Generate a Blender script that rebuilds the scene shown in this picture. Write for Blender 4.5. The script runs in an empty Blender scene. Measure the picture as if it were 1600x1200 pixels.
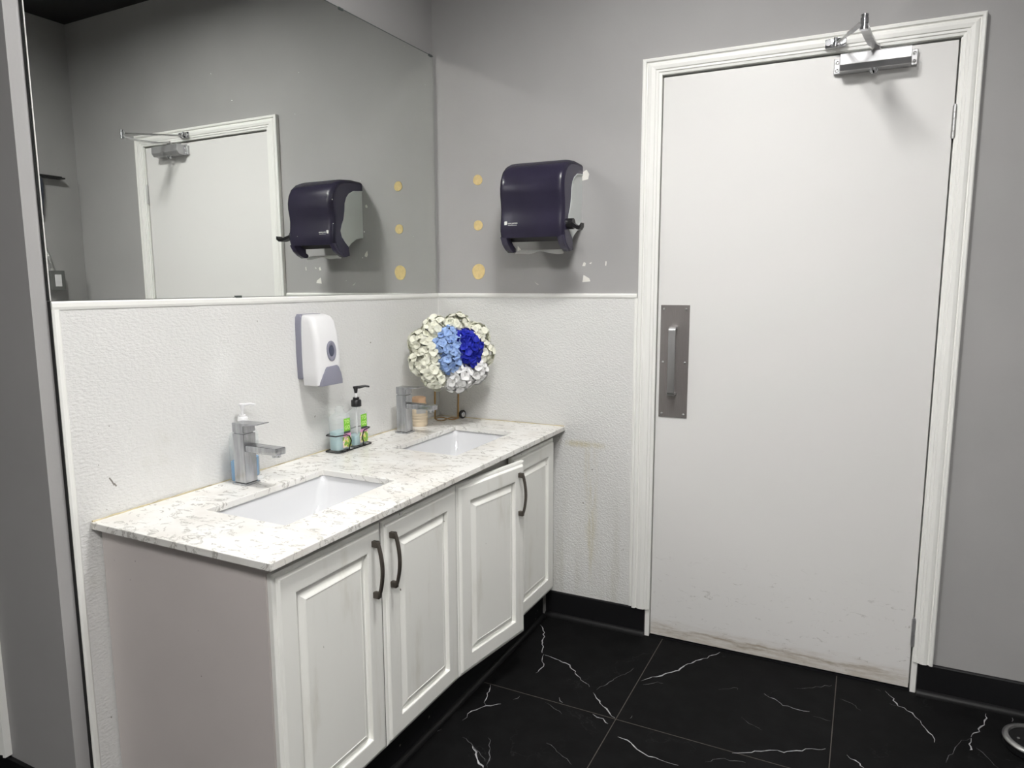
import bpy, bmesh, math, random
from mathutils import Vector, Matrix
PI = math.pi
rnd = random.Random(7)
SC = bpy.context.scene
COL = SC.collection

# ------------------------------------------------------------------ camera, world, lights, exposure
def look_matrix(yaw, pit, rol):
    f = Vector((-math.sin(yaw)*math.cos(pit), math.cos(yaw)*math.cos(pit), math.sin(pit)))
    r = Vector((math.cos(yaw), math.sin(yaw), 0))
    u = r.cross(f)
    c, s = math.cos(rol), math.sin(rol)
    r2 = c*r + s*u; u2 = -s*r + c*u
    return Matrix((r2, u2, -f)).transposed()
cd = bpy.data.cameras.new('camera'); cam = bpy.data.objects.new('camera', cd); COL.objects.link(cam)
cd.sensor_width = 36.0; cd.lens = 1104.1152/1600*36.0; cd.clip_start = 0.02
cam.matrix_world = Matrix.Translation((1.5861, -2.4892, 1.328)) @ look_matrix(.4648, -.1389, -.0035).to_4x4()
SC.camera = cam
world = bpy.data.worlds.new('world'); SC.world = world; world.use_nodes = True
world.node_tree.nodes['Background'].inputs[0].default_value = (.5, .5, .52, 1)
world.node_tree.nodes['Background'].inputs[1].default_value = 0.02
SC.view_settings.view_transform = 'Standard'; SC.view_settings.look = 'None'
SC.view_settings.gamma = 1.0; SC.view_settings.exposure = 1.5; SC.view_settings.use_curve_mapping = False
SC.cycles.blur_glossy = 0.0      # let the mirror throw its patch of light onto the door wall
CEIL = 2.725
LIGHTS = [((1.12, -1.16), (.34, .34), 45.0), ((1.80, -3.05), (.6, .6), 27.0)]
RECESS = .035                    # the panels sit up in the ceiling by this much   # ceiling panels: place, size, radiance
AMB = 0.0

# ------------------------------------------------------------------ helpers
A = .0173                       # the door wall is not quite square to the mirror wall
BACK = Matrix.Rotation(A, 4, 'Z')
def srgb(r, g, b):
    f = lambda c: ((c/255)/12.92 if c/255 <= .04045 else ((c/255+.055)/1.055)**2.4)
    return (f(r), f(g), f(b), 1)
MATS = {}
def mat(name, col, rough=.5, metal=0.0, spec=.5, var=0.0, vscale=6.0, bump=0.0, bscale=200.0, stretch=(1,1,1), coat=0.0, emit=None, trans=0.0):
    if name in MATS: return MATS[name]
    m = bpy.data.materials.new(name); m.use_nodes = True
    nt = m.node_tree; b = nt.nodes['Principled BSDF']
    b.inputs['Base Color'].default_value = col; b.inputs['Roughness'].default_value = rough
    b.inputs['Metallic'].default_value = metal; b.inputs['Specular IOR Level'].default_value = spec
    b.inputs['Coat Weight'].default_value = coat; b.inputs['Transmission Weight'].default_value = trans
    tc = nt.nodes.new('ShaderNodeTexCoord'); mp = nt.nodes.new('ShaderNodeMapping')
    mp.inputs['Scale'].default_value = stretch
    nt.links.new(tc.outputs['Object'], mp.inputs[0])
    if var:
        n = nt.nodes.new('ShaderNodeTexNoise'); n.inputs['Scale'].default_value = vscale; n.inputs['Detail'].default_value = 5
        r = nt.nodes.new('ShaderNodeValToRGB')
        r.color_ramp.elements[0].position = .3; r.color_ramp.elements[1].position = .7
        r.color_ramp.elements[0].color = tuple(c*(1-var) for c in col[:3])+(1,)
        r.color_ramp.elements[1].color = tuple(min(1, c*(1+var*.5)) for c in col[:3])+(1,)
        nt.links.new(mp.outputs[0], n.inputs['Vector']); nt.links.new(n.outputs['Fac'], r.inputs[0])
        nt.links.new(r.outputs[0], b.inputs['Base Color'])
    if bump:
        n = nt.nodes.new('ShaderNodeTexNoise'); n.inputs['Scale'].default_value = bscale; n.inputs['Detail'].default_value = 3
        bp = nt.nodes.new('ShaderNodeBump'); bp.inputs['Strength'].default_value = bump; bp.inputs['Distance'].default_value = .002
        nt.links.new(mp.outputs[0], n.inputs['Vector']); nt.links.new(n.outputs['Fac'], bp.inputs['Height'])
        nt.links.new(bp.outputs[0], b.inputs['Normal'])
    if emit:
        b.inputs['Emission Color'].default_value = emit[0]; b.inputs['Emission Strength'].default_value = emit[1]
    MATS[name] = m
    return m
def N(m): return m.node_tree
def node(nt, t, **kw):
    n = nt.nodes.new(t)
    for k, v in kw.items():
        if k in n.inputs: n.inputs[k].default_value = v
        else: setattr(n, k, v)
    return n
def mixcol(nt, fac, a, b):
    m = nt.nodes.new('ShaderNodeMix'); m.data_type = 'RGBA'
    for s, v in ((0, fac), (6, a), (7, b)):
        if hasattr(v, 'links') or isinstance(v, bpy.types.NodeSocket): nt.links.new(v, m.inputs[s])
        else: m.inputs[s].default_value = v
    return m.outputs[2]
def math_(nt, op, a, b=None, clamp=False):
    m = nt.nodes.new('ShaderNodeMath'); m.operation = op; m.use_clamp = clamp
    for i, v in enumerate((a, b)):
        if v is None: continue
        if isinstance(v, bpy.types.NodeSocket): nt.links.new(v, m.inputs[i])
        else: m.inputs[i].default_value = v
    return m.outputs[0]
def ramp(nt, fac, stops):
    r = nt.nodes.new('ShaderNodeValToRGB'); e = r.color_ramp.elements
    while len(e) < len(stops): e.new(.5)
    for i, (p, c) in enumerate(stops):
        e[i].position = p; e[i].color = c if len(c) == 4 else tuple(c)+(1,)
    nt.links.new(fac, r.inputs[0]); return r.outputs[0]
def smooth(nt, v, lo, hi):
    m = nt.nodes.new('ShaderNodeMapRange'); m.interpolation_type = 'SMOOTHSTEP'
    nt.links.new(v, m.inputs[0]); m.inputs[1].default_value = lo; m.inputs[2].default_value = hi
    return m.outputs[0]
def obj_coords(nt, scale=(1,1,1), world_=False):
    tc = nt.nodes.new('ShaderNodeTexCoord'); mp = nt.nodes.new('ShaderNodeMapping'); mp.inputs['Scale'].default_value = scale
    nt.links.new(tc.outputs['Object'], mp.inputs[0]); return mp.outputs[0]
def noise(nt, vec, scale, detail=4, rough=.5, dist=0.0):
    n = nt.nodes.new('ShaderNodeTexNoise'); n.inputs['Scale'].default_value = scale; n.inputs['Detail'].default_value = detail
    n.inputs['Roughness'].default_value = rough; n.inputs['Distortion'].default_value = dist
    nt.links.new(vec, n.inputs['Vector']); return n.outputs['Fac']

def box(bm, x0, x1, y0, y1, z0, z1, bev=0.0, seg=2):
    b = bmesh.new()
    vs = [b.verts.new((x, y, z)) for x in (x0, x1) for y in (y0, y1) for z in (z0, z1)]
    for f in ((0,1,3,2), (4,6,7,5), (0,4,5,1), (2,3,7,6), (0,2,6,4), (1,5,7,3)):
        b.faces.new([vs[i] for i in f])
    if bev: bmesh.ops.bevel(b, geom=b.edges[:], offset=bev, segments=seg, affect='EDGES', profile=.5)
    merge(bm, b)
def merge(bm, b, M=None):
    if M is not None: bmesh.ops.transform(b, matrix=M, verts=b.verts)
    bmesh.ops.recalc_face_normals(b, faces=b.faces)
    me = bpy.data.meshes.new('tmp'); b.to_mesh(me); b.free(); bm.from_mesh(me); bpy.data.meshes.remove(me)
def frame_of(d):
    d = Vector(d).normalized(); a = Vector((0,0,1)) if abs(d.z) < .9 else Vector((1,0,0))
    u = d.cross(a).normalized(); v = d.cross(u); return u, v
def tube(bm, pts, r, seg=10, closed=False, cap=True):
    pts = [Vector(p) for p in pts]; n = len(pts); b = bmesh.new(); rings = []
    u = None
    for i, p in enumerate(pts):
        if closed: d = pts[(i+1) % n]-pts[i-1]
        else: d = pts[min(i+1, n-1)]-pts[max(i-1, 0)]
        d.normalize()
        if u is None: u, v = frame_of(d)
        else:
            u = (u-d*u.dot(d)).normalized(); v = d.cross(u)
        rr = r[i] if isinstance(r, (list, tuple)) else r
        rings.append([b.verts.new(p+(u*math.cos(2*PI*k/seg)+v*math.sin(2*PI*k/seg))*rr) for k in range(seg)])
    for i in range(n if closed else n-1):
        a, c = rings[i], rings[(i+1) % n]
        for k in range(seg): b.faces.new((a[k], a[(k+1) % seg], c[(k+1) % seg], c[k]))
    if cap and not closed: b.faces.new(rings[0]); b.faces.new(rings[-1])
    merge(bm, b)
def lathe(bm, prof, c=(0,0,0), seg=24, M=None):          # prof: (radius, height) pairs, axis +z
    b = bmesh.new(); rings = []
    for r, z in prof:
        if r < 1e-6: rings.append([b.verts.new((0, 0, z))])
        else: rings.append([b.verts.new((r*math.cos(2*PI*k/seg), r*math.sin(2*PI*k/seg), z)) for k in range(seg)])
    for a, d in zip(rings, rings[1:]):
        for k in range(seg):
            k2 = (k+1) % seg
            if len(a) == 1 and len(d) == 1: continue
            if len(a) == 1: b.faces.new((a[0], d[k], d[k2]))
            elif len(d) == 1: b.faces.new((a[k], a[k2], d[0]))
            else: b.faces.new((a[k], a[k2], d[k2], d[k]))
    if M is None: M = Matrix.Translation(c)
    merge(bm, b, M)
def cyl(bm, p0, p1, r, seg=16): tube(bm, [p0, p1], r, seg)
def prism(bm, poly, fn, a0, a1, bev=0.0):                # poly: 2-D outline; fn(u, v, w) -> point
    b = bmesh.new()
    lo = [b.verts.new(fn(u, v, a0)) for u, v in poly]; hi = [b.verts.new(fn(u, v, a1)) for u, v in poly]
    n = len(poly)
    for i in range(n): b.faces.new((lo[i], lo[(i+1) % n], hi[(i+1) % n], hi[i]))
    b.faces.new(lo); b.faces.new(hi)
    if bev:
        bmesh.ops.bevel(b, geom=b.edges[:], offset=bev, segments=2, affect='EDGES', profile=.5)
    merge(bm, b)
def loft(bm, loops, cap0=True, cap1=True):
    b = bmesh.new(); R = [[b.verts.new(p) for p in L] for L in loops]; n = len(loops[0])
    for a, c in zip(R, R[1:]):
        for k in range(n): b.faces.new((a[k], a[(k+1) % n], c[(k+1) % n], c[k]))
    if cap0: b.faces.new(R[0])
    if cap1: b.faces.new(R[-1])
    merge(bm, b)
def rrect(w, d, r, seg=5, cx=0, cy=0):
    out = []
    for qx, qy, a0 in ((1,1,0), (-1,1,90), (-1,-1,180), (1,-1,270)):
        for k in range(seg+1):
            a = math.radians(a0+90*k/seg)
            out.append((cx+qx*(w/2-r)+r*math.cos(a), cy+qy*(d/2-r)+r*math.sin(a)))
    return out
def obj(name, bm, m, parent=None, loc=(0,0,0), smooth_=None, Mw=None):
    me = bpy.data.meshes.new(name); bm.to_mesh(me); bm.free()
    for mm in (m if isinstance(m, (list, tuple)) else [m]): me.materials.append(mm)
    o = bpy.data.objects.new(name, me); COL.objects.link(o)
    if parent is not None: o.parent = parent
    o.location = loc
    if Mw is not None: o.matrix_world = Mw
    if smooth_:
        for p in me.polygons: p.use_smooth = True
        try: me.set_sharp_from_angle(angle=math.radians(smooth_))
        except Exception: pass
    return o
def tag(o, label, cat, group=None):
    o['label'] = label; o['category'] = cat
    if group: o['group'] = group
    return o
def thing(name, label, cat, loc=(0,0,0), rz=0, group=None):
    o = bpy.data.objects.new(name, None); COL.objects.link(o); o.empty_display_size = .05
    o.location = loc; o.rotation_euler = (0, 0, rz)
    return tag(o, label, cat, group)
def struct(name, bm, m, label=None, parent=None, back=False, smooth_=None):
    o = obj(name, bm, m, parent, smooth_=smooth_)
    if parent is None:
        o['kind'] = 'structure'
        if back: o.rotation_euler = (0, 0, A)
        if label: o['label'] = label
    return o
def dup(root, loc, rz=None, label=None):
    r = root.copy(); COL.objects.link(r); r.location = loc
    if rz is not None: r.rotation_euler = (0, 0, rz)
    if label: r['label'] = label
    for ch in list(root.children):
        c = ch.copy(); COL.objects.link(c); c.parent = r
        for g in ch.children:
            d = g.copy(); COL.objects.link(d); d.parent = c
    return r
def backpt(s, off, z): return BACK @ Vector((s, -off, z))
def text_bm(txt, size, fn, depth=.0004):
    cu = bpy.data.curves.new('lettering', 'FONT'); cu.body = txt; cu.size = size; cu.extrude = depth/2; cu.resolution_u = 2
    o = bpy.data.objects.new('lettering', cu); COL.objects.link(o)
    dg = bpy.context.evaluated_depsgraph_get(); me = bpy.data.meshes.new_from_object(o.evaluated_get(dg))
    bpy.data.objects.remove(o); bpy.data.curves.remove(cu)
    bm = bmesh.new(); bm.from_mesh(me); bpy.data.meshes.remove(me)
    for v in bm.verts: v.co = fn(v.co.x, v.co.y, v.co.z)
    return bm

# ------------------------------------------------------------------ materials
M_grey = mat('grey_wall_paint', srgb(160, 159, 158), .6, spec=.2, var=.05, vscale=3, bump=.12, bscale=90)
M_blackceil = mat('black_ceiling_paint', (.012, .012, .013, 1), .8)
M_white = mat('white_gloss_paint', srgb(230, 230, 226), .45, spec=.4)
M_frp = mat('pebbled_white_panel', srgb(231, 231, 229), .42, spec=.4)
nt = N(M_frp); b = nt.nodes['Principled BSDF']
vec = obj_coords(nt); n1 = noise(nt, obj_coords(nt, (1, .6, 1.25)), 150, 2, .5)
bp = node(nt, 'ShaderNodeBump', Strength=.75, Distance=.003); nt.links.new(n1, bp.inputs['Height']); nt.links.new(bp.outputs[0], b.inputs['Normal'])
dirt = noise(nt, vec, 5, 5, .6); specks = noise(nt, vec, 60, 2, .5)
c0 = mixcol(nt, smooth(nt, dirt, .62, .85), srgb(212, 212, 210), srgb(200, 199, 193))
c1 = mixcol(nt, smooth(nt, specks, .76, .80), c0, srgb(120, 116, 108))
nt.links.new(c1, b.inputs['Base Color'])
# the stained panel by the door: a yellowish drip streak under the worktop's end
M_frp2 = M_frp.copy(); M_frp2.name = 'pebbled_white_panel_stained'
nt = N(M_frp2); b = nt.nodes['Principled BSDF']; src = b.inputs['Base Color'].links[0].from_socket
vec = obj_coords(nt); sx = node(nt, 'ShaderNodeSeparateXYZ'); nt.links.new(vec, sx.inputs[0])
vst = obj_coords(nt, (14, 1, 1.2)); ns = noise(nt, vst, 3, 5, .7)
dx = math_(nt, 'ABSOLUTE', math_(nt, 'SUBTRACT', sx.outputs[0], .672))
m1 = math_(nt, 'SUBTRACT', 1.0, smooth(nt, dx, .0, .035))
m2 = math_(nt, 'SUBTRACT', 1.0, smooth(nt, sx.outputs[2], .70, .76))
m3 = smooth(nt, sx.outputs[2], .1, .3)
mk = math_(nt, 'MULTIPLY', math_(nt, 'MULTIPLY', m1, m2), math_(nt, 'MULTIPLY', m3, smooth(nt, ns, .42, .66)))
dz = math_(nt, 'ABSOLUTE', math_(nt, 'SUBTRACT', sx.outputs[2], .722))
hb = math_(nt, 'MULTIPLY', math_(nt, 'SUBTRACT', 1.0, smooth(nt, dz, 0, .02)), math_(nt, 'SUBTRACT', 1.0, smooth(nt, math_(nt, 'ABSOLUTE', math_(nt, 'SUBTRACT', sx.outputs[0], .64)), .03, .12)))
mk2 = math_(nt, 'MAXIMUM', mk, math_(nt, 'MULTIPLY', hb, smooth(nt, ns, .35, .6)))
n_g = noise(nt, obj_coords(nt, (6, 1, .6)), 4, 5, .6)
low = math_(nt, 'MULTIPLY', math_(nt, 'SUBTRACT', 1.0, smooth(nt, sx.outputs[2], .15, .75)), smooth(nt, n_g, .4, .75))
c2 = mixcol(nt, math_(nt, 'MULTIPLY', low, .45), src, srgb(186, 184, 172))
nt.links.new(mixcol(nt, math_(nt, 'MULTIPLY', mk2, .6), c2, srgb(186, 176, 132)), b.inputs['Base Color'])

M_door = mat('white_door_paint', srgb(226, 225, 223), .42, spec=.4)
nt = N(M_door); b = nt.nodes['Principled BSDF']; vec = obj_coords(nt)
sx = node(nt, 'ShaderNodeSeparateXYZ'); nt.links.new(vec, sx.inputs[0])
nb = noise(nt, obj_coords(nt, (2.5, 1, 14)), 3, 6, .65)
edge = math_(nt, 'ADD', sx.outputs[2], math_(nt, 'MULTIPLY', nb, -.10))
foot = math_(nt, 'SUBTRACT', 1.0, smooth(nt, edge, -.02, .035))
sc = noise(nt, obj_coords(nt, (9, 1, 22)), 2.2, 6, .75, 1.2)
scz = math_(nt, 'MULTIPLY', math_(nt, 'SUBTRACT', 1.0, smooth(nt, sx.outputs[2], .22, .42)), smooth(nt, sc, .58, .70))
cc = mixcol(nt, math_(nt, 'MULTIPLY', scz, .65), srgb(218, 217, 215), srgb(150, 146, 140))
gx = math_(nt, 'SUBTRACT', 1.0, smooth(nt, math_(nt, 'ABSOLUTE', math_(nt, 'SUBTRACT', sx.outputs[0], 1.33)), .12, .5))
gn = smooth(nt, noise(nt, obj_coords(nt, (5, 1, 40)), 2.0, 5, .7), .35, .62)
cc = mixcol(nt, math_(nt, 'MULTIPLY', foot, math_(nt, 'ADD', .22, math_(nt, 'MULTIPLY', gn, .4))), cc, srgb(172, 160, 142))
bz = math_(nt, 'SUBTRACT', 1.0, smooth(nt, math_(nt, 'ABSOLUTE', math_(nt, 'SUBTRACT', edge, -.008)), .002, .014))
cc = mixcol(nt, math_(nt, 'MULTIPLY', math_(nt, 'MULTIPLY', bz, gn), math_(nt, 'ADD', .15, math_(nt, 'MULTIPLY', gx, .5))), cc, srgb(140, 126, 108))
nt.links.new(cc, b.inputs['Base Color'])

M_cab = mat('white_cabinet_lacquer', srgb(224, 224, 219), .4, spec=.45)
nt = N(M_cab); b = nt.nodes['Principled BSDF']
sp = noise(nt, obj_coords(nt, (1, 1, .5)), 55, 2, .5); di = noise(nt, obj_coords(nt, (1, 5, 1)), 3, 5, .6)
cc = mixcol(nt, smooth(nt, di, .55, .85), srgb(234, 234, 229), srgb(212, 210, 200))
cc = mixcol(nt, smooth(nt, sp, .77, .80), cc, srgb(110, 104, 92)); nt.links.new(cc, b.inputs['Base Color'])
M_side = mat('worn_cabinet_side', srgb(200, 193, 190), .5, var=.03)
nt = N(M_side); b = nt.nodes['Principled BSDF']; vec = obj_coords(nt)
src = b.inputs['Base Color'].links[0].from_socket
chips = noise(nt, obj_coords(nt, (1.6, 1, .8)), 34, 3, .6)
nt.links.new(mixcol(nt, smooth(nt, chips, .745, .77), src, srgb(70, 58, 52)), b.inputs['Base Color'])
M_carc = mat('cabinet_carcass', srgb(205, 204, 199), .55)
M_black = mat('black_base_paint', (.006, .006, .007, 1), .5, spec=.3)
M_shoe = mat('black_rubber_shoe', (.008, .008, .0085, 1), .42, spec=.25)
M_toe = mat('chipped_black_kick', (.006, .006, .007, 1), .5, spec=.3)
nt = N(M_toe); b = nt.nodes['Principled BSDF']; vec = obj_coords(nt); ch = noise(nt, vec, 30, 3, .6)
nt.links.new(mixcol(nt, smooth(nt, ch, .695, .71), (.006, .006, .007, 1), srgb(150, 146, 138)), b.inputs['Base Color'])

# floor: black stone-look tiles, faint veins, thin joints
M_floor = mat('black_marble_tile', (.012, .012, .013, 1), .62, spec=.05)
nt = N(M_floor); b = nt.nodes['Principled BSDF']; vec = obj_coords(nt)
n_w = noise(nt, vec, 2.6, 6, .6, .3)
v1 = math_(nt, 'ABSOLUTE', math_(nt, 'SUBTRACT', n_w, .5))
n_m = noise(nt, vec, 3.1, 2, .5)
vein = math_(nt, 'MULTIPLY', math_(nt, 'SUBTRACT', 1.0, smooth(nt, v1, .0, .006)), smooth(nt, n_m, .52, .68))
n_f = noise(nt, vec, 14, 5, .6)
base = mixcol(nt, smooth(nt, n_f, .3, .75), (.0048, .0048, .0050, 1), (.0072, .0072, .0075, 1))
cc = mixcol(nt, math_(nt, 'MULTIPLY', vein, .05), base, srgb(120, 120, 122))
sx = node(nt, 'ShaderNodeSeparateXYZ'); nt.links.new(vec, sx.inputs[0])
def joint(sock, off):
    a = math_(nt, 'FRACT', math_(nt, 'DIVIDE', math_(nt, 'ADD', sock, 6.0-off), .6))
    d = math_(nt, 'ABSOLUTE', math_(nt, 'SUBTRACT', a, .5))
    return math_(nt, 'GREATER_THAN', d, .5-.0013/.6)
jj = math_(nt, 'MAXIMUM', joint(sx.outputs[0], .965), joint(sx.outputs[1], -.544))
nt.links.new(mixcol(nt, jj, cc, srgb(78, 74, 70)), b.inputs['Base Color'])
bp = node(nt, 'ShaderNodeBump', Strength=.08, Distance=.002); nt.links.new(noise(nt, vec, 120, 3), bp.inputs['Height']); nt.links.new(bp.outputs[0], b.inputs['Normal'])
M_vein = mat('pale_marble_vein', srgb(168, 168, 170), .5, var=.5, vscale=60)
M_vein2 = mat('faint_marble_vein', srgb(88, 88, 90), .5, var=.5, vscale=60)

# worktop: white quartz with grey and beige swirling flakes
M_quartz = mat('speckled_white_quartz', srgb(232, 230, 224), .25, spec=.5)
nt = N(M_quartz); b = nt.nodes['Principled BSDF']; vec = obj_coords(nt)
q1 = noise(nt, obj_coords(nt, (1, 1.6, 1)), 17, 5, .62, 1.9); q2 = noise(nt, vec, 48, 4, .6, 1.0); q3 = noise(nt, vec, 9, 3, .5)
cc = mixcol(nt, smooth(nt, q3, .4, .7), srgb(230, 229, 225), srgb(220, 217, 211))
band = math_(nt, 'SUBTRACT', 1.0, smooth(nt, math_(nt, 'ABSOLUTE', math_(nt, 'SUBTRACT', q1, .60)), .012, .04))
cc = mixcol(nt, math_(nt, 'MULTIPLY', band, .75), cc, srgb(168, 165, 158))
blob = math_(nt, 'MULTIPLY', smooth(nt, q2, .60, .66), smooth(nt, q1, .48, .56))
cc = mixcol(nt, math_(nt, 'MULTIPLY', blob, .7), cc, srgb(150, 146, 140))
nt.links.new(cc, b.inputs['Base Color'])
M_caulk = mat('stained_caulk', srgb(196, 184, 150), .6, var=.35, vscale=25)
M_sink = mat('white_porcelain', srgb(212, 213, 215), .12, spec=.5, coat=.3)
M_chrome = mat('chrome', (.62, .63, .65, 1), .16, 1.0, var=.25, vscale=30, stretch=(1, 1, .35))
M_dullchrome = mat('water_spotted_chrome', (.50, .51, .53, 1), .26, 1.0, var=.35, vscale=70, stretch=(1, 1, .18))
M_steel = mat('brushed_steel', (.60, .60, .60, 1), .34, 1.0, var=.15, vscale=40, stretch=(1, 1, .1))
M_plate = mat('brushed_push_plate', (.29, .268, .262, 1), .45, .85, var=.08, vscale=40, stretch=(14, 1, .5))
M_alu = mat('silver_painted_metal', (.55, .55, .56, 1), .38, .8, var=.06)
M_gun = mat('dark_pewter_metal', (.12, .105, .09, 1), .38, .8, var=.2, vscale=40)
M_mirror = mat('mirror_silver', (.87, .89, .865, 1), 0.0, 1.0)
nt = N(M_mirror); b = nt.nodes['Principled BSDF']
sp = noise(nt, obj_coords(nt, (1, 1, 1.6)), 48, 2, .5); sm = noise(nt, obj_coords(nt), 2.3, 2, .5)
spk = math_(nt, 'MULTIPLY', smooth(nt, sp, .765, .785), smooth(nt, sm, .48, .58))
nt.links.new(math_(nt, 'SUBTRACT', 1.0, math_(nt, 'MULTIPLY', spk, .55)), b.inputs['Metallic'])
nt.links.new(math_(nt, 'MULTIPLY', spk, .5), b.inputs['Roughness'])
M_mirredge = mat('mirror_edge_glass', srgb(70, 78, 76), .3)
M_glint = mat('painted_edge_glint', srgb(226, 226, 222), .25)  # plain white that paints the glint along the glass edge
M_smoke = mat('smoked_navy_plastic', srgb(60, 56, 77), .27, spec=.5, var=.12, vscale=7)
M_smokein = mat('dark_dispenser_inside', srgb(60, 58, 60), .5)
M_blackpl = mat('black_plastic', (.008, .008, .009, 1), .35)
M_ltgrey = mat('light_grey_plastic', srgb(204, 208, 206), .45)
M_whitepl = mat('white_plastic', srgb(222, 222, 223), .32)
M_slate = mat('slate_grey_plastic', srgb(132, 132, 146), .42)
M_slated = mat('dark_slate_plastic', srgb(70, 74, 92), .25)
M_paper = mat('paper_white', srgb(228, 228, 226), .7)
M_yellow = mat('dried_adhesive', srgb(206, 184, 128), .6, var=.15, vscale=60)
M_chip = mat('bare_plaster', srgb(222, 220, 214), .8)
M_shadowgap = mat('painted_gap_shade', (.01, .01, .01, 1), .8)  # near-black colour standing in for shade in narrow gaps
M_gold = mat('antique_gold_wire', (.36, .22, .08, 1), .35, .9)
M_wire = mat('black_wire', (.010, .010, .011, 1), .4, .3)
M_pet_w = mat('white_petal', srgb(230, 230, 214), .7, var=.06, vscale=40)
M_pet_p = mat('pure_white_petal', srgb(230, 230, 229), .7, var=.04, vscale=40)
M_pet_l = mat('pale_blue_petal', srgb(150, 178, 224), .7, var=.12, vscale=40)
M_pet_b = mat('royal_blue_petal', srgb(14, 32, 170), .65, var=.25, vscale=40)
M_foam = mat('cream_flower_base', srgb(196, 200, 160), .8)
M_blue = mat('blue_liquid_soap', srgb(84, 150, 200), .25)
M_aqua = mat('pale_aqua_soap', srgb(168, 200, 205), .3)
M_green = mat('lime_label', srgb(120, 190, 50), .5)
M_dkgreen = mat('dark_label_band', srgb(60, 70, 66), .5)
M_label = mat('fruit_label', srgb(232, 232, 214), .5)
nt = N(M_label); b = nt.nodes['Principled BSDF']; vec = obj_coords(nt)
nz = node(nt, 'ShaderNodeTexNoise', Scale=70.0); nt.links.new(vec, nz.inputs['Vector'])
nt.links.new(ramp(nt, nz.outputs['Fac'], [(.40, srgb(120, 168, 70)), (.47, srgb(226, 214, 96)), (.54, srgb(240, 236, 214)), (.62, srgb(214, 160, 190))]), b.inputs['Base Color'])
M_pink = mat('pink_label', srgb(214, 150, 192), .5)
M_wax = mat('peach_wax', srgb(226, 210, 184), .45)
M_copper = mat('copper_lid', srgb(232, 194, 158), .45, .1)
def clear(name, col, alpha):
    m = bpy.data.materials.new(name); m.use_nodes = True; nt = m.node_tree
    b = nt.nodes['Principled BSDF']; b.inputs['Base Color'].default_value = col; b.inputs['Roughness'].default_value = .15
    t = nt.nodes.new('ShaderNodeBsdfTransparent'); t.inputs[0].default_value = (.97, .98, .98, 1)
    mx = nt.nodes.new('ShaderNodeMixShader'); mx.inputs[0].default_value = alpha
    nt.links.new(t.outputs[0], mx.inputs[1]); nt.links.new(b.outputs[0], mx.inputs[2])
    nt.links.new(mx.outputs[0], nt.nodes['Material Output'].inputs['Surface']); return m
M_clear = clear('clear_plastic', srgb(225, 228, 228), .22)
M_screw = mat('screw_head', (.6, .6, .6, 1), .3, 1.0)
M_scuff = mat('grey_scuff', srgb(128, 124, 118), .6)
M_dryer = mat('dark_blue_grey_casing', srgb(52, 58, 70), .4)
M_galv = mat('galvanised_steel', (.20, .21, .20, 1), .45, .7)
M_flex = mat('flexible_conduit', (.45, .45, .44, 1), .4, .8)

# ------------------------------------------------------------------ room shell
XR, YF, XL = 2.37, -4.2, -1.7
S0, S1, DZ = .9156, 1.7782, 2.03             # door leaf along the door wall, its top
C0, C1, CZ = .8453, 1.8405, 2.0931           # casing outer edges, casing top
ZW = 1.297                                    # top of the white panelling
bm = bmesh.new(); box(bm, XL-.2, XR+.25, YF-.2, .2, -.1, 0)
# traced veins lie flush in the tiles' face
def ribbon(bm, pts, w, mi):
    pts = [Vector((x, y, 0)) for x, y in pts]
    fine = []
    for a, c in zip(pts, pts[1:]):
        n = max(2, int((c-a).length/.014))
        d = (c-a); perp = Vector((-d.y, d.x, 0)).normalized()
        for k in range(n): fine.append(a+d*((k+rnd.uniform(0, .5))/n)+perp*rnd.uniform(-.0045, .0045))
    fine.append(pts[-1]); L = len(fine); prev = None
    for i, p in enumerate(fine):
        d = (fine[min(i+1, L-1)]-fine[max(i-1, 0)]).normalized(); perp = Vector((-d.y, d.x, 0))
        ww = w*rnd.uniform(.25, 1.0)*min(1, .3+1.6*min(i, L-1-i)/L*2)
        z = Vector((0, 0, .0004))
        cur = (bm.verts.new(p+perp*ww/2+z), bm.verts.new(p-perp*ww/2+z))
        if prev:
            f = bm.faces.new((prev[0], prev[1], cur[1], cur[0])); f.material_index = mi; f.normal_update()
            if f.normal.z < 0: f.normal_flip()
        prev = cur
CAMP = Vector((1.5861, -2.4892, 1.328)); CAMR = look_matrix(.4648, -.1389, -.0035)
def floor_xy(u, v):                            # where a traced vein of the photograph lies on the floor
    d = CAMR @ Vector(((u-800)/1104.1152, (600-v)/1104.1152, -1)); k = -CAMP.z/d.z; p = CAMP+d*k; return (p.x, p.y)
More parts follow.
